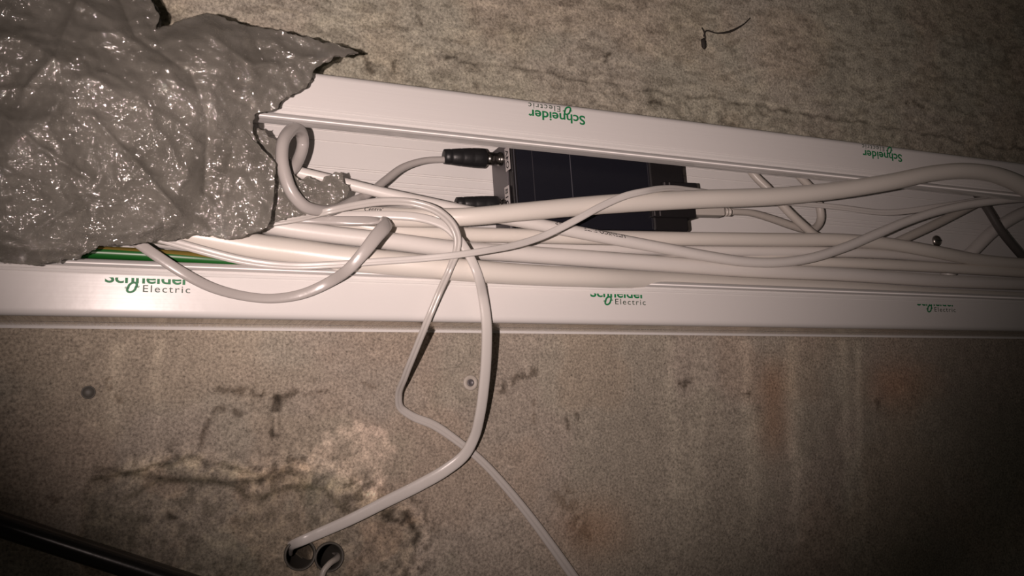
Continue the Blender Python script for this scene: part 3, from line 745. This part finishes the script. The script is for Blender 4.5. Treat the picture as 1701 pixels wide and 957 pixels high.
# ------------------------------------------------------------------ the dark box and its connectors
p0 = at(859, 380, -0.040); p1 = at(1144, 383.5, -0.040)
ex = nrm(p1 - p0); ey = np.array([0, 1.0, 0]); ez = np.cross(ex, ey)
LDEV = np.linalg.norm(p1 - p0)
HDEV = (at(859, 232, -0.040)[2] - p0[2])
MD = Matrix(((ex[0], ey[0], ez[0], p0[0]), (ex[1], ey[1], ez[1], p0[1]), (ex[2], ey[2], ez[2], p0[2]), (0, 0, 0, 1)))
def dloc(px, py, y=-0.040):
    q = at(px, py, y) - p0; return float(q @ ex), float(q @ ez)
dev = empty('converter_box', tuple(p0), 'dark navy plastic box with a grey end plate, fixed inside the white trunking', 'electronic device')
THK = 0.0362
bm_obj('housing', box((0, 0, 0), (LDEV, THK, HDEV), MD, 0.0014), M_DEV, dev)
for px in (888, 951, 1079):
    u = dloc(px, 320)[0]
    bm_obj('seam', box((u - 0.0003, -0.0004, 0.001), (u + 0.0003, 0.003, HDEV - 0.001), MD), M_EDGE if px == 951 else M_SEAM, dev)
u2 = dloc(1079, 320)[0]
bm_obj('end_cover', box((u2 + 0.0006, -0.0008, -0.0006), (LDEV + 0.0006, 0.020, HDEV + 0.0006), MD, 0.0022), M_DEV2, dev)
bm_obj('corner_strip', box((-0.0012, -0.0006, 0.0005), (0.0032, 0.010, HDEV - 0.0005), MD, 0.0008), M_DEV2, dev)
bm_obj('corner_strip', box((0.0010, -0.0010, 0.0005), (0.0016, 0.001, HDEV - 0.0005), MD), M_EDGE, dev)
ep = bm_obj('end_plate', box((-0.0030, 0.0060, 0.0008), (0.0, THK - 0.0006, HDEV - 0.001), MD, 0.0005), M_PLATE, dev)
XE = -0.0030
def end_pt(px, py):
    """local (y, z) on the end plate's outer face for a pixel"""
    r = R @ np.array([(px - CX) / FPX, (py - CY) / FPX, 1.0]); c0 = p0 + ex * XE
    t = (c0 - CAMPOS) @ ex / (r @ ex); q = CAMPOS + r * t - p0
    return float(q @ ey), float(q @ ez)
for (ya, yb, body) in ((244, 284, 'O4A'), (309, 350, 'D18')):
    a = end_pt(843, ya); b = end_pt(843, yb); hw = 0.0043
    yc = (a[0] + b[0]) / 2; z1, z0 = max(a[1], b[1]), min(a[1], b[1])
    st = bm_obj('sticker', box((XE - 0.0002, yc - hw, z0), (XE + 0.0001, yc + hw, z1), MD), M_STICK, dev)
    V2, f2 = text_mesh(body, 0.01)
    sx = (z1 - z0) * 0.82 / (V2[:, 0].max() - V2[:, 0].min()); sy = hw * 1.3 / 0.7
    W3 = [tuple(MD @ Vector((XE - 0.0003, yc + hw * 0.65 - v[1] * sy, z0 + (z1 - z0) * 0.09 + (v[0] - V2[:, 0].min()) * sx))) for v in V2]
    mesh_obj('lettering', W3, f2, M_INK, dev, smooth=False)
# latches and socket shell at the far end
for (xa, xb, ya, yb, yo) in ((1098, 1154, 305, 317, 0.0035), (1080, 1152, 346, 362, 0.0035)):
    a = dloc(xa, yb); b = dloc(xb, ya)
    lt = bm_obj('latch', box((a[0], -yo, a[1]), (b[0], 0.012, b[1]), MD, 0.0012), M_DEV2, dev)
    for px in ((1083, 1092) if ya > 340 else (1104, 1112)):
        u = dloc(px, 350)[0]
        bm_obj('contact', box((u - 0.0005, -yo - 0.0004, a[1] + 0.001), (u + 0.0005, -yo + 0.001, b[1] - 0.001), MD), M_PLATE, dev)
# coaxial leads
def bnc(parent, py, xr, xm, xl, rb, y=-0.026):
    q0 = at(xr, py, y); q1 = at(xm, py, y); q2 = at(xl, py, y)
    ax = -Vector(ex); k = depth(q1) / FPX
    c0 = Vector(q0); lm = np.linalg.norm(q1 - q0); lb = np.linalg.norm(q2 - q1)
    rm = rb * 0.66 * k
    mesh_obj('plug_collar', *lathe([(-0.003, rm * .95), (0.1 * lm, rm * .95), (0.12 * lm, rm * 1.06), (0.35 * lm, rm * 1.06), (0.37 * lm, rm * .9), (0.6 * lm, rm * .9), (0.62 * lm, rm * 1.0), (lm, rm)], c0, ax, 24), M_DSTEEL, parent)
    c1 = c0 + ax * lm; r = rb * k
    pr = [(0, r * .86), (0.03, r), (0.16, r), (0.30, r * .98), (0.33, r * .95), (0.36, r * .97), (0.55, r * .90), (0.57, r * .87), (0.60, r * .89), (0.80, r * .80), (0.82, r * .74), (0.85, r * .79), (0.98, r * .74), (1.0, r * .55)]
    mesh_obj('strain_relief', *lathe([(a * lb, b) for a, b in pr], c1, ax, 24), M_BLACK, parent)
    return c1 + ax * lb
e1 = at(737, 265, -0.026)
cx1 = empty('coaxial_lead', tuple(e1), 'white lead looped under the upper lip, with a black plug in the upper socket', 'cable')
bnc(cx1, 265, 840, 806, 737, 16.5)
cable('cord', [(741, 265, -26, 11), (705, 267, -27, 11), (670, 278, -30, 12.5), (640, 300, -36, 14), (615, 320, -44, 15), (601, 328, -47, 15.5), (588, 334, -54, 16.5), (560, 347, -64, 18), (530, 350, -74, 19.5), (505, 342, -79, 21), (485, 320, -82, 22), (473, 290, -83, 22), (468, 260, -83, 21), (471, 234, -81, 21), (478, 222, -77, 21), (489, 214, -69, 21),
               (500, 221, -60, 21), (503, 238, -54, 20), (497, 262, -54, 20), (482, 284, -58, 20), (455, 296, -58, 20)], M_LOOP, None, parent=cx1, kind='round')
cx2 = empty('coaxial_lead', tuple(at(757, 340, -0.026)), 'black plug in the lower socket of the dark box, half hidden behind the thick cable', 'cable')
bnc(cx2, 340, 838, 826, 757, 14.0, -0.027)
cable('cord', [(761, 340, -27, 10), (730, 342, -27, 10), (690, 346, -26, 10), (600, 348, -24, 10), (480, 340, -22, 10)], M_FLAT, None, parent=cx2)
# the network lead at the far end
nl = empty('network_lead', tuple(at(1152, 352, -0.034)), 'grey lead plugged into the far end of the dark box and curling back up', 'cable')
NLP = [(1212, 351.5, -32, 11), (1245, 353.5, -30, 11.5), (1280, 363, -27, 12.5), (1315, 375, -24, 13), (1338, 381, -22, 13), (1354, 379, -21, 13), (1363, 365, -20, 13), (1361, 342, -20, 13), (1348, 314, -19, 13), (1328, 293, -17, 13), (1314, 277, -15, 13)]
cable('cord', NLP, M_GREY, None, parent=nl)
a = dloc(1146, 359, -0.034); b = dloc(1196, 345, -0.034)
bm_obj('plug', box((a[0], -0.001, a[1] - 0.0004), (b[0], 0.011, b[1] + 0.002), MD, 0.0014), M_GREY, nl)
q = at(1194, 352, -0.033); k = depth(q) / FPX
pr = []
for i in range(4): pr += [(i * 0.0032, 7.2 * k), (i * 0.0032 + 0.0018, 7.2 * k), (i * 0.0032 + 0.002, 5.8 * k), (i * 0.0032 + 0.003, 5.8 * k)]
mesh_obj('strain_relief', *lathe(pr, q, tuple(ex), 18), M_GREY, nl)

# ------------------------------------------------------------------ black pipe, cobweb debris
Vp, Fp, _, P3, _ = sweep([(-160, 819, -16, 40), (0, 871, -16, 40), (160, 923, -16, 39), (330, 978, -16, 38), (480, 1026, -16, 37)], 'round', 28, 8)
o = mesh_obj('steel_pipe', Vp, Fp, M_PIPE, origin=P3[0]); tag(o, 'dark shiny pipe crossing the bottom left corner in front of the concrete', 'pipe')
wd = empty('cobweb_debris', tuple(at(1168, 72, -0.004)), 'small dark crumb hanging on a cobweb thread on the concrete above the trunking', 'debris')
q = at(1169, 73, -0.004); b = bmesh.new(); bmesh.ops.create_icosphere(b, subdivisions=2, radius=1)
for v in b.verts:
    n_ = 1 + 0.35 * math.sin(7 * v.co.x + 3 * v.co.z) * math.cos(5 * v.co.y)
    v.co = Vector((v.co.x * 0.0026 * n_, v.co.y * 0.0018, v.co.z * 0.0058 * n_)) + Vector(q)
bm_obj('crumb', b, M_DEBRIS, wd, True)
cable('thread', [(1169, 60, -4, 2.5), (1172, 52, -4, 2.5), (1190, 55, -4, 2.5), (1210, 53, -4, 4), (1226, 46, -4, 3), (1238, 38, -3, 2), (1246, 30, -2, 2)], M_DEBRIS, None, parent=wd, seg=6)
cable('thread', [(1166, 46, -3, 2), (1169, 52, -4, 2.5), (1171, 62, -4, 2.5), (1170, 72, -4, 2.5)], M_DEBRIS, None, parent=wd, seg=6)

# ------------------------------------------------------------------ bubble wrap
def wrap_sheet(name, poly, yfun, amp, seed, parent, step=3.2, thick=0.0004, jag=1.5, bub=1.0):
    P_ = np.array(poly, float)
    x0, y0 = P_.min(0) - step * 2; x1, y1 = P_.max(0) + step * 2
    gx = np.arange(x0, x1, step); gy = np.arange(y0, y1, step)
    PX, PY = np.meshgrid(gx, gy, indexing='ij')
    jx = (fbm(PX, PY, 11, seed, 3) - 0.5) * 6 * jag; jy = (fbm(PX, PY, 11, seed + 3, 3) - 0.5) * 6 * jag
    sd = poly_dist(PX + jx, PY + jy, poly)
    inside = sd < 0
    cell = inside[:-1, :-1] | inside[1:, :-1] | inside[1:, 1:] | inside[:-1, 1:]
    # draw the outer vertices in onto the outline
    gxx = np.gradient(sd, step, axis=0); gyy = np.gradient(sd, step, axis=1); gl = np.hypot(gxx, gyy) + 1e-6
    out = (~inside)
    PX2 = np.where(out & (sd < step * 2), PX - gxx / gl**2 * sd, PX); PY2 = np.where(out & (sd < step * 2), PY - gyy / gl**2 * sd, PY)
    # crumple: folds, facets, bubbles (mm towards the viewer)
    fold = np.abs(fbm(PX * 0.8 + PY * 0.5, PY * 0.8 - PX * 0.5, 120, seed, 2) - 0.5) * 2
    fold2 = np.abs(fbm(PX * 0.6 - PY * 0.7, PY, 48, seed + 2, 3) - 0.5) * 2
    fine = np.abs(fbm(PX, PY, 20, seed + 4, 2) - 0.5) * 2
    rows_ = np.floor(PY / 20.0); bx = (PX / 23.0 + 0.5 * (rows_ % 2)) % 1.0 - 0.5; by = (PY / 20.0) % 1.0 - 0.5
    keep = vnoise(PX, PY, 60, seed + 5)
    bubb = np.clip(1 - (np.hypot(bx * 23, by * 20) / 9.0) ** 2, 0, 1) ** 0.6 * sstep(0.2, 0.5, keep)
    edge = sstep(0, 26, -sd)
    h = amp * (11.0 * (0.55 - fold) * edge + 5.0 * (0.5 - fold2) * (0.35 + 0.65 * edge) + 0.9 * (0.5 - fine)) + 0.7 * bub * bubb
    Y = yfun(PX, PY) - h * 0.001
    idx = -np.ones(PX.shape, int); V = []; Fc = []
    used = np.zeros(PX.shape, bool)
    used[:-1, :-1] |= cell; used[1:, :-1] |= cell; used[1:, 1:] |= cell; used[:-1, 1:] |= cell
    ii = np.argwhere(used); idx[used] = np.arange(len(ii))
    rx = (PX2[used] - CX) / FPX; ry = (PY2[used] - CY) / FPX
    rays = np.stack([rx, ry, np.ones_like(rx)], -1) @ R.T
    V = CAMPOS + rays * ((Y[used] + D) / rays[:, 1])[:, None]
    cc = np.argwhere(cell)
    q = np.stack([idx[cc[:, 0], cc[:, 1]], idx[cc[:, 0], cc[:, 1] + 1], idx[cc[:, 0] + 1, cc[:, 1] + 1], idx[cc[:, 0] + 1, cc[:, 1]]], -1)
    o = mesh_obj(name, V, q.tolist(), M_WRAP, parent)
    s = o.modifiers.new('thickness', 'SOLIDIFY'); s.thickness = thick; s.offset = 0
    return o
def gauss(px, py, cx_, cy_, rx_, ry_): return np.exp(-((px - cx_) / rx_) ** 2 - ((py - cy_) / ry_) ** 2)
MAIN = [(-160, -150), (170, -150), (238, -20), (256, 8), (266, 28), (259, 50), (300, 34), (345, 22), (380, 34), (430, 45), (480, 54), (530, 67), (570, 78), (600, 87), (572, 92), (556, 93), (541, 104),
        (526, 110), (520, 124), (514, 142), (500, 148), (484, 160), (470, 166), (462, 178), (440, 186), (424, 190), (418, 205), (420, 222), (440, 262), (444, 330), (436, 382), (380, 397), (368, 395), (330, 390),
        (280, 399), (230, 404), (195, 408), (165, 409), (150, 421), (130, 429), (100, 433), (60, 440), (0, 437), (-60, 434), (-160, 430)]
wrap = empty('bubble_wrap', tuple(at(200, 300, -0.10)), 'big crumpled piece of clear bubble wrap covering the left end of the trunking', 'bubble wrap')
def y_main(px, py):
    cr = 0
    for pts, k, wd in (([(150, 190), (230, 275), (300, 356)], 5.0, 9), ([(318, 120), (345, 200), (340, 320)], -5.0, 11), ([(0, 188), (60, 240), (150, 300)], 4.0, 7),
                       ([(130, 0), (95, 90), (40, 150)], 5.0, 10), ([(200, 0), (225, 60), (300, 110)], -4.0, 9), ([(60, 380), (140, 330), (260, 345)], 4.0, 8), ([(350, 60), (420, 110), (520, 96)], 3.0, 8)):
        d = line_dist(px, py, pts); cr = cr + k * np.exp(-d / wd)
    return -0.086 - 0.001 * cr - 0.005 * gauss(px, py, 225, 400, 45, 30) - 0.030 * gauss(px, py, 120, 210, 260, 190) - 0.012 * gauss(px, py, 330, 120, 140, 90) - 0.008 * sstep(300, 0, px)
wrap_sheet('outer_sheet', MAIN, y_main, 1.0, 1, wrap)
INNER = [(x * 0.985 + 2, y * 0.985 + 2) for x, y in MAIN]
wrap_sheet('inner_sheet', INNER, lambda a, b: y_main(a, b) + 0.0085, 0.45, 4, wrap, step=5.0)
FLAP = [(395, 216), (404, 214), (458, 272), (455, 320), (449, 366), (444, 378), (425, 386), (395, 396), (372, 399), (366, 330), (384, 260)]
wrap_sheet('folded_flap', FLAP, lambda a, b: -0.098 + 0 * a, 0.45, 2, wrap, step=2.6, jag=0.6, bub=0.7)
TAIL = [(400, 212), (436, 216), (446, 226), (462, 234), (480, 258), (486, 292), (500, 300), (512, 291), (528, 302), (544, 291), (568, 290), (578, 312), (576, 328), (548, 344), (505, 357), (462, 366), (430, 380), (395, 310)]
wrap_sheet('torn_tail', TAIL, lambda a, b: -0.068 + 0 * a, 0.28, 5, wrap, step=2.6, jag=2.0, bub=0.8)
BACKFOLD = [(225, -60), (242, -15), (262, 15), (268, 36), (262, 60), (240, 62), (210, 20), (195, -60)]
wrap_sheet('turned_edge', BACKFOLD, lambda a, b: -0.070 + 0 * a, 0.35, 3, wrap, step=3.2, jag=1.0)
